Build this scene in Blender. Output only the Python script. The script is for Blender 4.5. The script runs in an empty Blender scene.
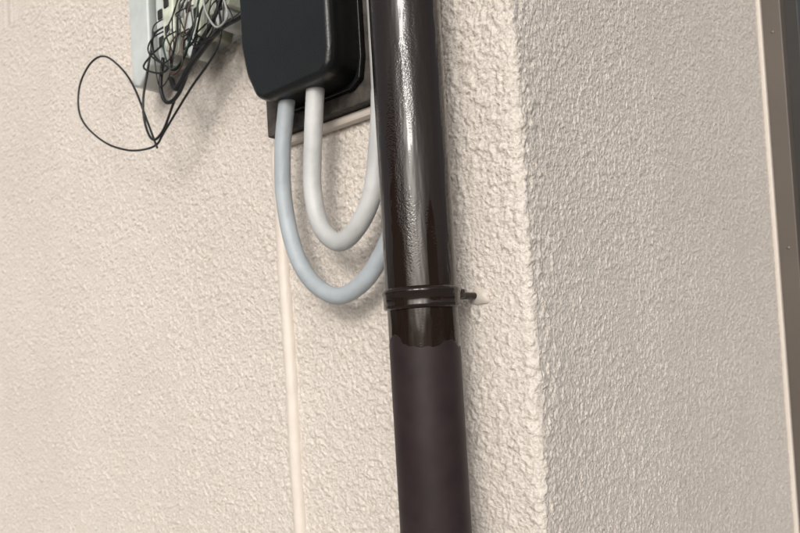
import bpy, bmesh, math, random
import numpy as np
from mathutils import Vector, Matrix
random.seed(11); rng=np.random.default_rng(7)
sc=bpy.context.scene
sc.view_settings.view_transform='Standard'; sc.view_settings.look='None'; sc.view_settings.exposure=0

# ---------------- materials ----------------
def mat(name,col,rough=.6,metal=0,bump=None,var=None,spec=.5,coat=0):
    m=bpy.data.materials.new(name); m.use_nodes=True; nt=m.node_tree; b=nt.nodes['Principled BSDF']
    b.inputs['Base Color'].default_value=(*col,1); b.inputs['Roughness'].default_value=rough
    b.inputs['Metallic'].default_value=metal; b.inputs['Specular IOR Level'].default_value=spec
    b.inputs['Coat Weight'].default_value=coat
    tc=nt.nodes.new('ShaderNodeTexCoord')
    if var:
        sc_,amt=var
        n=nt.nodes.new('ShaderNodeTexNoise'); n.inputs['Scale'].default_value=sc_; n.inputs['Detail'].default_value=5
        nt.links.new(tc.outputs['Object'],n.inputs['Vector'])
        r=nt.nodes.new('ShaderNodeValToRGB'); r.color_ramp.elements[0].position=.3; r.color_ramp.elements[1].position=.7
        r.color_ramp.elements[0].color=(*[c*(1-amt) for c in col],1); r.color_ramp.elements[1].color=(*[min(1,c*(1+amt)) for c in col],1)
        nt.links.new(n.outputs['Fac'],r.inputs['Fac']); nt.links.new(r.outputs['Color'],b.inputs['Base Color'])
    if bump:
        s,d=bump
        n=nt.nodes.new('ShaderNodeTexNoise'); n.inputs['Scale'].default_value=s; n.inputs['Detail'].default_value=3
        nt.links.new(tc.outputs['Object'],n.inputs['Vector'])
        bp=nt.nodes.new('ShaderNodeBump'); bp.inputs['Distance'].default_value=d; bp.inputs['Strength'].default_value=1
        nt.links.new(n.outputs['Fac'],bp.inputs['Height']); nt.links.new(bp.outputs['Normal'],b.inputs['Normal'])
    return m

def stucco_mat():
    m=bpy.data.materials.new('stucco_paint'); m.use_nodes=True; nt=m.node_tree; N=nt.nodes.new; K=nt.links.new
    b=nt.nodes['Principled BSDF']; b.inputs['Roughness'].default_value=.58; b.inputs['Specular IOR Level'].default_value=.4
    tc=N('ShaderNodeTexCoord')
    n=N('ShaderNodeTexNoise'); n.inputs['Scale'].default_value=2.3; n.inputs['Detail'].default_value=5; n.inputs['Roughness'].default_value=.65
    K(tc.outputs['Object'],n.inputs['Vector'])
    r=N('ShaderNodeValToRGB'); r.color_ramp.elements[0].position=.3; r.color_ramp.elements[1].position=.7
    r.color_ramp.elements[0].color=(.61,.555,.50,1); r.color_ramp.elements[1].color=(.67,.615,.56,1)
    K(n.outputs['Fac'],r.inputs['Fac'])
    n2=N('ShaderNodeTexNoise'); n2.inputs['Scale'].default_value=340; n2.inputs['Detail'].default_value=2
    K(tc.outputs['Object'],n2.inputs['Vector'])
    mx=N('ShaderNodeMix'); mx.data_type='RGBA'; mx.blend_type='MULTIPLY'; mx.inputs[0].default_value=.5
    r2=N('ShaderNodeValToRGB'); r2.color_ramp.elements[0].position=.36; r2.color_ramp.elements[1].position=.52
    r2.color_ramp.elements[0].color=(.66,.64,.61,1); r2.color_ramp.elements[1].color=(1,1,1,1)
    K(r.outputs['Color'],mx.inputs[6]); K(n2.outputs['Fac'],r2.inputs['Fac']); K(r2.outputs['Color'],mx.inputs[7])
    K(mx.outputs[2],b.inputs['Base Color'])
    bp=N('ShaderNodeBump'); bp.inputs['Distance'].default_value=.0022; bp.inputs['Strength'].default_value=1
    K(n2.outputs['Fac'],bp.inputs['Height']); K(bp.outputs['Normal'],b.inputs['Normal'])
    return m

def pipe_mat():
    m=bpy.data.materials.new('dark_brown_pipe_paint'); m.use_nodes=True; nt=m.node_tree; N=nt.nodes.new; K=nt.links.new
    b=nt.nodes['Principled BSDF']
    geo=N('ShaderNodeNewGeometry'); sep=N('ShaderNodeSeparateXYZ'); K(geo.outputs['Position'],sep.inputs[0])
    n=N('ShaderNodeTexNoise'); n.inputs['Scale'].default_value=28; n.inputs['Detail'].default_value=3
    K(geo.outputs['Position'],n.inputs['Vector'])
    ma=N('ShaderNodeMath'); ma.operation='MULTIPLY_ADD'; ma.inputs[1].default_value=.075; K(n.outputs['Fac'],ma.inputs[0]); K(sep.outputs['Z'],ma.inputs[2])
    mr=N('ShaderNodeMapRange'); mr.inputs['From Min'].default_value=1.5305; mr.inputs['From Max'].default_value=1.5315; K(ma.outputs[0],mr.inputs['Value'])
    ns=N('ShaderNodeTexNoise'); ns.inputs['Scale'].default_value=45; ns.inputs['Detail'].default_value=6; K(geo.outputs['Position'],ns.inputs['Vector'])
    rs=N('ShaderNodeValToRGB'); rs.color_ramp.elements[0].position=.35; rs.color_ramp.elements[0].color=(.021,.0130,.0148,1); rs.color_ramp.elements[1].position=.75; rs.color_ramp.elements[1].color=(.032,.0215,.0225,1)
    K(ns.outputs['Fac'],rs.inputs['Fac'])
    mx=N('ShaderNodeMix'); mx.data_type='RGBA'; K(rs.outputs[0],mx.inputs[6]); mx.inputs[7].default_value=(.014,.0082,.0062,1)
    K(mr.outputs[0],mx.inputs[0]); K(mx.outputs[2],b.inputs['Base Color'])
    rr=N('ShaderNodeMapRange'); rr.inputs['To Min'].default_value=.48; rr.inputs['To Max'].default_value=.045; K(mr.outputs[0],rr.inputs['Value']); K(rr.outputs[0],b.inputs['Roughness'])
    sl_=N('ShaderNodeMapRange'); sl_.inputs['To Min'].default_value=.22; sl_.inputs['To Max'].default_value=.42; K(mr.outputs[0],sl_.inputs['Value']); K(sl_.outputs[0],b.inputs['Specular IOR Level'])
    mp=N('ShaderNodeMapping'); mp.inputs['Scale'].default_value=(1,1,.16); K(geo.outputs['Position'],mp.inputs['Vector'])
    n3=N('ShaderNodeTexNoise'); n3.inputs['Scale'].default_value=100; n3.inputs['Detail'].default_value=2; K(mp.outputs[0],n3.inputs['Vector'])
    n2=N('ShaderNodeTexNoise'); n2.inputs['Scale'].default_value=640; n2.inputs['Detail'].default_value=1; K(geo.outputs['Position'],n2.inputs['Vector'])
    n4=N('ShaderNodeTexNoise'); n4.inputs['Scale'].default_value=60; n4.inputs['Detail'].default_value=3; K(mp.outputs[0],n4.inputs['Vector'])
    m4=N('ShaderNodeMapRange'); m4.inputs['From Min'].default_value=.49; m4.inputs['From Max'].default_value=.60; K(n4.outputs['Fac'],m4.inputs['Value'])
    b1=N('ShaderNodeBump'); b1.inputs['Distance'].default_value=.0010; K(n3.outputs['Fac'],b1.inputs['Height'])
    k1=N('ShaderNodeMath'); k1.operation='MULTIPLY'; K(m4.outputs[0],k1.inputs[0]); K(mr.outputs[0],k1.inputs[1])
    k2=N('ShaderNodeMath'); k2.operation='MULTIPLY_ADD'; k2.inputs[1].default_value=.7; k2.inputs[2].default_value=.03; K(k1.outputs[0],k2.inputs[0])
    bp=N('ShaderNodeBump'); bp.inputs['Distance'].default_value=.0004; K(n2.outputs['Fac'],bp.inputs['Height']); K(k2.outputs[0],bp.inputs['Strength'])
    K(mr.outputs[0],b1.inputs['Strength']); K(b1.outputs['Normal'],bp.inputs['Normal'])
    K(bp.outputs['Normal'],b.inputs['Normal'])
    return m

M_st=stucco_mat(); M_pipe=pipe_mat()
M_trim=mat('beige_painted_trim',(.66,.595,.53),.45,bump=(120,.0008),var=(30,.05))
M_box=mat('black_plastic',(.007,.0082,.008),.33,bump=(500,.0002),var=(14,.25),spec=.4)
M_cg=mat('blue_grey_cable_sheath',(.34,.375,.40),.5,var=(18,.18),bump=(70,.0012))
M_cw=mat('light_grey_cable_sheath',(.48,.485,.48),.5,var=(18,.18),bump=(70,.0012))
M_wood=mat('weathered_board',(.055,.047,.040),.85,var=(60,.6),bump=(150,.002))
M_tb=mat('grey_white_plastic',(.50,.53,.52),.45,var=(30,.12))
M_tg=mat('aged_connector_plastic',(.52,.55,.45),.35,var=(80,.25))
M_wire=mat('black_wire_insulation',(.008,.008,.009),.4)
M_wg=mat('green_wire_insulation',(.015,.04,.03),.4)
M_wr=mat('red_wire_insulation',(.05,.018,.015),.4)
M_ws=mat('grey_wire_insulation',(.3,.3,.29),.4)
M_al=mat('bronze_aluminium',(.10,.082,.069),.45,metal=.2,var=(6,.12),bump=(300,.0001))
M_ald=mat('dark_bronze_aluminium',(.02,.018,.016),.5,metal=.1,var=(6,.1))
M_caulk=mat('beige_sealant',(.56,.505,.45),.5,bump=(60,.001))
M_screw=mat('steel_screw',(.3,.29,.27),.4,metal=.9,var=(200,.2))
M_concrete=mat('concrete_ground',(.33,.32,.31),.9,var=(3,.2),bump=(60,.004))
M_nw=mat('reflection_house_render',(.30,.275,.24),.8,var=(2,.15),bump=(60,.003))  # walls of the unseen houses added to reflect in the pipe
M_roof=mat('roof_tile',(.05,.05,.055),.7,var=(5,.2),bump=(20,.01))
M_glass=mat('window_glass',(.02,.025,.03),.05,var=(1,.2))

def link(o,parent=None,mt=None,smooth=False):
    sc.collection.objects.link(o)
    if parent: o.parent=parent
    if mt: o.data.materials.append(mt)
    if smooth: o.data.polygons.foreach_set('use_smooth',[True]*len(o.data.polygons))
    return o
def empty(name):
    e=bpy.data.objects.new(name,None); sc.collection.objects.link(e); e.empty_display_size=.05; return e
def box(name,lo,hi,mt,parent=None,bev=0,seg=2):
    bm=bmesh.new(); bmesh.ops.create_cube(bm,size=1)
    for v in bm.verts: v.co=Vector([lo[i]+(v.co[i]+.5)*(hi[i]-lo[i]) for i in range(3)])
    if bev: bmesh.ops.bevel(bm,geom=bm.edges[:],offset=bev,segments=seg,affect='EDGES',profile=.5)
    me=bpy.data.meshes.new(name); bm.to_mesh(me); bm.free()
    return link(bpy.data.objects.new(name,me),parent,mt)
def catmull(P,n=12):
    P=[Vector(p) for p in P]; Q=[2*P[0]-P[1]]+P+[2*P[-1]-P[-2]]; o=[]
    for i in range(1,len(Q)-2):
        a,b,c,d=Q[i-1:i+3]
        for k in range(n):
            t=k/n; o.append(.5*((2*b)+(c-a)*t+(2*a-5*b+4*c-d)*t*t+(3*b-a-3*c+d)*t**3))
    o.append(P[-1]); return o
def tube(name,P,rad,mt,parent=None,sides=20,n=12):
    pts=catmull(P,n); bm=bmesh.new(); rings=[]
    t0=(pts[1]-pts[0]).normalized(); up=t0.orthogonal().normalized()
    for i,p in enumerate(pts):
        t=(pts[min(i+1,len(pts)-1)]-pts[max(i-1,0)]).normalized()
        up=(up-t*up.dot(t)).normalized(); s=t.cross(up)
        rings.append([bm.verts.new(p+(up*math.cos(q)+s*math.sin(q))*rad) for q in [2*math.pi*k/sides for k in range(sides)]])
    for a,b in zip(rings,rings[1:]):
        for k in range(sides): bm.faces.new((a[k],a[(k+1)%sides],b[(k+1)%sides],b[k]))
    bm.faces.new(rings[0][::-1]); bm.faces.new(rings[-1])
    me=bpy.data.meshes.new(name); bm.to_mesh(me); bm.free()
    return link(bpy.data.objects.new(name,me),parent,mt,True)
def lathe(name,cx,cy,prof,mt,parent=None,sides=96):
    bm=bmesh.new(); rings=[]
    for r,z in prof: rings.append([bm.verts.new((cx+r*math.cos(2*math.pi*k/sides),cy+r*math.sin(2*math.pi*k/sides),z)) for k in range(sides)])
    for a,b in zip(rings,rings[1:]):
        for k in range(sides): bm.faces.new((a[k],a[(k+1)%sides],b[(k+1)%sides],b[k]))
    me=bpy.data.meshes.new(name); bm.to_mesh(me); bm.free()
    return link(bpy.data.objects.new(name,me),parent,mt,True)
def extr(name,poly,y0,y1,mt,parent,bev=.004,seg=3):
    bm=bmesh.new(); A=[bm.verts.new((x,y0,z)) for x,z in poly]; B=[bm.verts.new((x,y1,z)) for x,z in poly]
    n=len(poly); bm.faces.new(A); fr=bm.faces.new(B[::-1])
    for i in range(n): bm.faces.new((A[i],B[i],B[(i+1)%n],A[(i+1)%n]))
    bmesh.ops.recalc_face_normals(bm,faces=bm.faces[:])
    if bev: bmesh.ops.bevel(bm,geom=[e for e in fr.edges]+[e for e in bm.edges if abs(e.verts[0].co.y-e.verts[1].co.y)>1e-6],offset=bev,segments=seg,affect='EDGES',profile=.5)
    me=bpy.data.meshes.new(name); bm.to_mesh(me); bm.free()
    o=link(bpy.data.objects.new(name,me),parent,mt,True)
    md=o.modifiers.new('wn','WEIGHTED_NORMAL'); return o

# ---------------- house with stucco walls ----------------
house=empty('stucco_house')
def gfield(nu,nz,sig):
    w=rng.standard_normal((nu,nz)); fu=np.fft.fftfreq(nu)[:,None]; fz=np.fft.rfftfreq(nz)[None,:]
    g=np.fft.irfft2(np.fft.rfft2(w)*np.exp(-2*(math.pi*sig)**2*(fu**2+fz**2)),s=(nu,nz)); return (g-g.mean())/g.std()
RES=.0009; U0_,U1_=-2.0,1.1; Z0_,Z1_=1.04,2.25
nu=int((U1_-U0_)/RES); nz=int((Z1_-Z0_)/RES)
a1=gfield(nu,nz,1.4); a2=gfield(nu,nz,2.6)
h=a1-.7*a2; h/=h.std()
big=gfield(nu,nz,26)
sm=lambda x:(np.clip(x,0,1)**2)*(3-2*np.clip(x,0,1))
fine=gfield(nu,nz,.9)
H=(sm((h+.3+.3*big)/1.7)*.00135+.0002*fine)*1.2
b1_=gfield(nu,nz,1.2); b2_=gfield(nu,nz,2.2); h2=b1_-.7*b2_; h2/=h2.std()
H2=sm((h2+.4+.3*big)/1.9)*.0010+.00014*fine
wt=np.clip(((np.arange(nu)*RES+U0_)-.01)/.06,0,1)[:,None]
H=H*(1-wt)+H2*wt
def colspace():
    s=[-6,-4,-3,-2.4]
    s+=list(np.arange(-1.5,-.9,.0026))+list(np.arange(-.9,-.3,.0016))+list(np.arange(-.3,.30,.0011))+list(np.arange(.30,.95,.0018))+[1.0,1.3,2,3,4,6]
    return np.array(s)
S=colspace(); Zs=np.concatenate([[0,.5,.9],np.arange(1.12,2.13,.0013),[2.3,3,4,5.4]])
nS,nZ=len(S),len(Zs)
iu=np.clip(((S-U0_)/RES),0,nu-1.001); iz=np.clip(((Zs-Z0_)/RES),0,nz-1.001)
i0=np.minimum(iu.astype(int),nu-2); fu=(iu-i0)[:,None]; j0=np.minimum(iz.astype(int),nz-2); fz=(iz-j0)[None,:]
D=(H[np.ix_(i0,j0)]*(1-fu)*(1-fz)+H[np.ix_(i0+1,j0)]*fu*(1-fz)+H[np.ix_(i0,j0+1)]*(1-fu)*fz+H[np.ix_(i0+1,j0+1)]*fu*fz)
mask=((S>-1.6)&(S<.96))[:,None]&((Zs>1.11)&(Zs<2.14))[None,:]
D=np.where(mask,D,.0006)
wav=(.0012*np.sin(Zs*9.0+.6)+.0008*np.sin(Zs*23.0))[None,:]*np.exp(-(S/.05)**2)[:,None]
D=D+np.where(mask,wav,0)
rr=.007; l=math.pi*rr/2
X=np.zeros(nS);Y=np.zeros(nS);NX=np.zeros(nS);NY=np.zeros(nS)
for i,s in enumerate(S):
    if s<-l/2: X[i]=s+l/2-rr;Y[i]=0;NX[i]=0;NY[i]=-1
    elif s>l/2: X[i]=0;Y[i]=s-l/2+rr;NX[i]=1;NY[i]=0
    else:
        q=-math.pi/2+(s+l/2)/rr; NX[i]=math.cos(q);NY[i]=math.sin(q);X[i]=-rr+rr*NX[i];Y[i]=rr+rr*NY[i]
co=np.zeros((nS,nZ,3),dtype=np.float32)
co[...,0]=X[:,None]+NX[:,None]*D; co[...,1]=Y[:,None]+NY[:,None]*D; co[...,2]=Zs[None,:]
me=bpy.data.meshes.new('stucco_walls'); me.vertices.add(nS*nZ); me.vertices.foreach_set('co',co.ravel())
I,J=np.meshgrid(np.arange(nS-1),np.arange(nZ-1),indexing='ij'); k=(I*nZ+J).ravel()
F_=np.stack([k,k+nZ,k+nZ+1,k+1],1).astype(np.int32)
nf=len(F_); me.loops.add(nf*4); me.loops.foreach_set('vertex_index',F_.ravel()); me.polygons.add(nf)
me.polygons.foreach_set('loop_start',np.arange(0,nf*4,4,dtype=np.int32)); me.polygons.foreach_set('use_smooth',np.ones(nf,dtype=bool))
me.update(calc_edges=True); me.validate()
link(bpy.data.objects.new('stucco_walls',me),house,M_st)
box('wall_core',(-6,.02,0),(-.02,6,5.35),M_st,house)
box('eaves',(-6.3,-.5,5.4),(.5,6.3,5.55),M_trim,house)
bm=bmesh.new(); A=[bm.verts.new(v) for v in [(-6.4,-.6,5.551),(.6,-.6,5.551),(.6,6.4,5.551),(-6.4,6.4,5.551)]]; T=bm.verts.new((-2.9,2.9,7.2))
for i in range(4): bm.faces.new((A[i],A[(i+1)%4],T))
bm.faces.new(A[::-1]); me=bpy.data.meshes.new('roof'); bm.to_mesh(me); bm.free(); link(bpy.data.objects.new('roof',me),house,M_roof)

# ---------------- conduit strip under board ----------------
tube('painted_conduit',[(-.3115+.0008*math.sin(z*31)-(z-1.5)*.01,-.001,z) for z in [.02+.0711*i for i in range(25)]],.0082,M_trim,None,20,3)

# ---------------- downpipe ----------------
px,py=-.0675,-.06; R=.0298
dp=empty('downpipe')
lathe('pipe_upper',px,py,[(R+.0004,z) for z in np.linspace(1.541,5.3,40)],M_pipe,dp)
lathe('pipe_lower',px,py,[(R,z) for z in np.linspace(.05,1.535,40)],M_pipe,dp)
lathe('joint_collar',px,py,[(r_,z_+.004) for r_,z_ in [(R+.0002,1.5205),(R+.0022,1.521),(R+.0028,1.5225),(R+.0027,1.5245),(R+.0025,1.5256),(R+.0026,1.5322),(R+.0030,1.533),(R+.0035,1.5348),(R+.0030,1.5366),(R+.0012,1.538),(R+.0004,1.5386)]],M_pipe,dp)
lathe('shoe',px,py,[(R+.003,.04),(R+.004,.05),(R+.004,.1),(R+.001,.11)],M_pipe,dp)
br=empty('pipe_bracket')
box('lug',(-.0480,-.0385,1.532),(-.0425,-.0315,1.540),M_pipe,br,.0016,3)
tube('wall_pin',[(-.062,-.035,1.535),(-.056,-.02,1.535),(-.052,.003,1.535)],.0032,M_pipe,br,10,4)
bm=bmesh.new()
bmesh.ops.create_uvsphere(bm,u_segments=32,v_segments=18,radius=1)
for v in bm.verts:
    n_=1+.15*math.sin(4*v.co.x+3*v.co.z+1)+.06*math.sin(9*v.co.z+4*v.co.y)
    v.co=Vector((-.049+v.co.x*.010*n_,-.0005+v.co.y*.0040,1.534+v.co.z*.008*n_))
me=bpy.data.meshes.new('sealant_patch'); bm.to_mesh(me); bm.free(); link(bpy.data.objects.new('sealant_patch',me),br,M_caulk,True)

# ---------------- backboard ----------------
bb=empty('backboard')
box('board',(-.306,-.021,1.733),(-.108,-.0005,2.12),M_wood,bb,.0015)
box('sealant_ledge',(-.310,-.011,1.723),(-.112,.0005,1.7325),M_caulk,bb,.003)

# ---------------- black cable cover ----------------
cb=empty('black_cable_cover')
extr('cover',[(-.154,2.02),(-.289,2.02),(-.288,1.815),(-.282,1.785),(-.268,1.758),(-.254,1.751),(-.169,1.751),(-.158,1.758),(-.154,1.775)],-.0215,-.066,M_box,cb,.0065,4)
extr('cover_rim',[(-.151,2.023),(-.292,2.023),(-.291,1.814),(-.285,1.782),(-.270,1.754),(-.254,1.7475),(-.168,1.7475),(-.155,1.755),(-.151,1.775)],-.0212,-.028,M_box,cb,.001,2)

# ---------------- service cables ----------------
tube('service_cable',[(-.236,-.045,1.80),(-.240,-.045,1.763),(-.253,-.045,1.705),(-.2565,-.044,1.652),(-.246,-.043,1.600),(-.225,-.041,1.565),(-.192,-.038,1.5465),(-.160,-.035,1.556),(-.138,-.030,1.580),(-.122,-.024,1.612),(-.113,-.02,1.646),(-.108,-.018,1.70),(-.105,-.0175,1.78),(-.103,-.0175,2.3)],.0086,M_cg,None,24)
tube('service_cable',[(-.194,-.045,1.80),(-.197,-.045,1.766),(-.206,-.045,1.706),(-.211,-.045,1.655),(-.202,-.045,1.616),(-.179,-.044,1.5975),(-.155,-.042,1.609),(-.137,-.039,1.636),(-.128,-.037,1.677),(-.122,-.036,1.723),(-.120,-.036,1.80),(-.119,-.036,2.3)],.0092,M_cw,None,24)

# ---------------- terminal block ----------------
tb=empty('telephone_terminal_block')
box('base_plate',(-.535,-.012,1.872),(-.33,.0005,2.15),M_tb,tb,.002)
extr('left_cover',[(-.54,2.15),(-.54,1.850),(-.524,1.846),(-.514,1.853),(-.495,1.866),(-.490,2.15)],-.0125,-.050,M_tb,tb,.003,3)
for i in range(5):
    x=-.484+i*.031
    zb=1.862+.009*math.sin(i*2.1+.5)
    yf=-.044-.010*((i*3)%2)
    extr('connector_%d'%(i+1),[(x,2.15),(x-.002,zb+.014),(x+.003,zb),(x+.017,zb-.004),(x+.023,zb+.012),(x+.022,2.15)],-.0125,yf,M_tg if i%2 else M_tb,tb,.003,2)
    for j in range(4):
        z=zb+.018+j*.034
        box('clip_%d_%d'%(i+1,j+1),(x+.0225,-.046,z),(x+.0300,-.020,z+.018),M_tg,tb,.0015)
        box('slot_%d_%d'%(i+1,j+1),(x+.005,yf-.0015,z),(x+.015,yf+.004,z+.012),M_ald,tb,.0008)
lp=empty('telephone_wires')
tube('loop_wire',[(-.36,-.05,1.93),(-.335,-.055,1.868),(-.341,-.058,1.833),(-.393,-.06,1.803),(-.452,-.06,1.768),(-.470,-.06,1.757),(-.499,-.06,1.757),(-.540,-.062,1.765),(-.588,-.066,1.785),(-.640,-.066,1.82),(-.660,-.066,1.850),(-.656,-.064,1.884),(-.625,-.062,1.905),(-.589,-.06,1.903),(-.545,-.06,1.872),(-.516,-.06,1.838),(-.49,-.06,1.79),(-.470,-.06,1.752)],.0014,M_wire,lp,8,10)
tube('tail_wire',[(-.475,-.054,1.90),(-.486,-.058,1.855),(-.497,-.06,1.82),(-.496,-.06,1.79),(-.48,-.06,1.765),(-.455,-.06,1.770),(-.43,-.058,1.80),(-.40,-.056,1.83),(-.37,-.05,1.90)],.0016,M_wire,lp,8,10)
rd=random.uniform
for i in range(14):
    y=-.060-random.random()*.014
    m=([M_wire]*10+[M_wg,M_wr,M_ws,M_ws])[i]
    x0=-.475+.150*random.random(); zt=rd(1.868,1.915)
    x1=min(x0+rd(.02,.09),-.312); dip=rd(.02,.055)
    zlow=1.872-dip+(x0+.47)*.12
    xm=(x0+x1)/2+rd(-.015,.015)
    P=[(x0,-.045,zt+.012),(x0+rd(-.006,.006),y,zt-.008),(x0+rd(-.012,.008),y,(zt+zlow)/2),(xm-.008,y,zlow),(xm+.014,y,zlow+.004),(x1,y,zlow+.032),(x1+rd(-.008,.012),y+.006,1.90),(x1+rd(-.01,.02),-.046,1.94),(x1+.01,-.04,2.02)]
    tube('jumper_wire_%d'%(i+1),P,random.choice([.0008,.0010,.0013]),m,lp,6,8)
tube('feed_cable',[(-.44,-.055,1.83),(-.42,-.060,1.812),(-.385,-.060,1.832),(-.345,-.05,1.86),(-.315,-.04,1.87),(-.30,-.03,1.90),(-.30,-.03,2.1)],.0034,M_wire,lp,10,10)
tube('feed_cable_short',[(-.455,-.055,1.86),(-.452,-.062,1.822),(-.44,-.062,1.800),(-.415,-.06,1.806),(-.38,-.058,1.845),(-.345,-.054,1.875),(-.325,-.05,1.92),(-.32,-.05,2.0)],.0024,M_wire,lp,10,10)

# ---------------- window frame on right wall ----------------
wf=empty('window_frame')
z0,z1=.35,2.45
box('sealant_strip',(-.001,.836,z0-.01),(.0065,.848,z1+.01),M_caulk,wf,.002)
box('outer_jamb',(-.001,.8485,z0),(.035,.885,z1),M_al,wf,.001)
box('inner_jamb',(-.001,.8855,z0),(.055,.94,z1),M_ald,wf,.001)
box('far_jamb',(-.001,2.45,z0),(.030,2.5,z1),M_al,wf,.001)
box('head',(-.001,.9405,z1-.04),(.029,2.4495,z1-.0005),M_al,wf,.001)
box('sill',(-.001,.9405,z0+.0005),(.045,2.4495,z0+.04),M_al,wf,.001)
box('glass',(-.001,.9405,z0+.04),(.008,2.4495,z1-.04),M_glass,wf)
for z in (1.22,1.62,2.0): tube('screw',[(.021,.8475,z),(.021,.8482,z),(.021,.849,z)],.0022,M_screw,wf,10,2)

# ---------------- ground & unseen houses added for dark pipe reflections ----------------
box('ground',(-60,-60,-.2),(60,60,0),M_concrete)
def add_refl_house(lo,hi):
    e=empty('added_reflection_house'); box('walls',(lo[0],lo[1],-.05),(hi[0],hi[1],hi[2]),M_nw,e)
    cx,cy=(lo[0]+hi[0])/2,(lo[1]+hi[1])/2; bm=bmesh.new()
    A=[bm.verts.new(v) for v in [(lo[0]-.5,lo[1]-.5,hi[2]+.01),(hi[0]+.5,lo[1]-.5,hi[2]+.01),(hi[0]+.5,hi[1]+.5,hi[2]+.01),(lo[0]-.5,hi[1]+.5,hi[2]+.01)]]; T=bm.verts.new((cx,cy,hi[2]+1.8))
    for i in range(4): bm.faces.new((A[i],A[(i+1)%4],T))
    bm.faces.new(A[::-1]); me=bpy.data.meshes.new('roof'); bm.to_mesh(me); bm.free(); link(bpy.data.objects.new('roof',me),e,M_roof)
    for k in range(3):
        xx=lo[0]+(k+.6)*(hi[0]-lo[0])/3.4
        box('window_%d'%(k+1),(xx,hi[1]-.02,1.0),(xx+1.2,hi[1]+.04,2.2),M_glass,e)
add_refl_house((22,-9,0),(30,2,5.0))
add_refl_house((-15,-20,0),(-3.5,-12,5.4))

# ---------------- light ----------------
AZ=math.radians(28); EL=math.radians(22)
sd=Vector((math.sin(AZ)*math.cos(EL),-math.cos(AZ)*math.cos(EL),math.sin(EL)))
w=bpy.data.worlds.new('World'); sc.world=w; w.use_nodes=True; nt=w.node_tree
sky=nt.nodes.new('ShaderNodeTexSky'); sky.sky_type='NISHITA'; sky.sun_disc=False; sky.sun_elevation=EL; sky.sun_rotation=math.atan2(sd.x,sd.y)
sky.dust_density=5; sky.air_density=1; sky.ozone_density=1
hs=nt.nodes.new('ShaderNodeHueSaturation'); hs.inputs['Saturation'].default_value=.3
bg=nt.nodes['Background']; nt.links.new(sky.outputs[0],hs.inputs['Color']); nt.links.new(hs.outputs[0],bg.inputs[0]); bg.inputs[1].default_value=.147
sl=bpy.data.lights.new('sun','SUN'); sl.energy=.8; sl.angle=math.radians(14); sl.color=(1,.985,.96)
so=bpy.data.objects.new('sun',sl); sc.collection.objects.link(so); so.rotation_euler=sd.to_track_quat('Z','Y').to_euler()

# ---------------- camera ----------------
a=math.radians(41); p=math.radians(1.5); r=math.radians(3.4); f=700
Lk=Vector((-math.sin(a),math.cos(a),0)); R0=Vector((math.cos(a),math.sin(a),0)); ZZ=Vector((0,0,1))
Fw=Lk*math.cos(p)+ZZ*math.sin(p); U0=ZZ*math.cos(p)-Lk*math.sin(p)
Rt=R0*math.cos(r)-U0*math.sin(r); Up=R0*math.sin(r)+U0*math.cos(r)
cam=bpy.data.cameras.new('camera'); cob=bpy.data.objects.new('camera',cam); sc.collection.objects.link(cob)
cob.matrix_world=Matrix(((Rt.x,Up.x,-Fw.x,.303),(Rt.y,Up.y,-Fw.y,-.516),(Rt.z,Up.z,-Fw.z,1.5),(0,0,0,1)))
cam.sensor_width=36; cam.lens=36*f/800; cam.shift_y=55/800; cam.clip_end=300; cam.clip_start=.02
cam.dof.use_dof=True; cam.dof.focus_distance=.6; cam.dof.aperture_fstop=11
sc.camera=cob
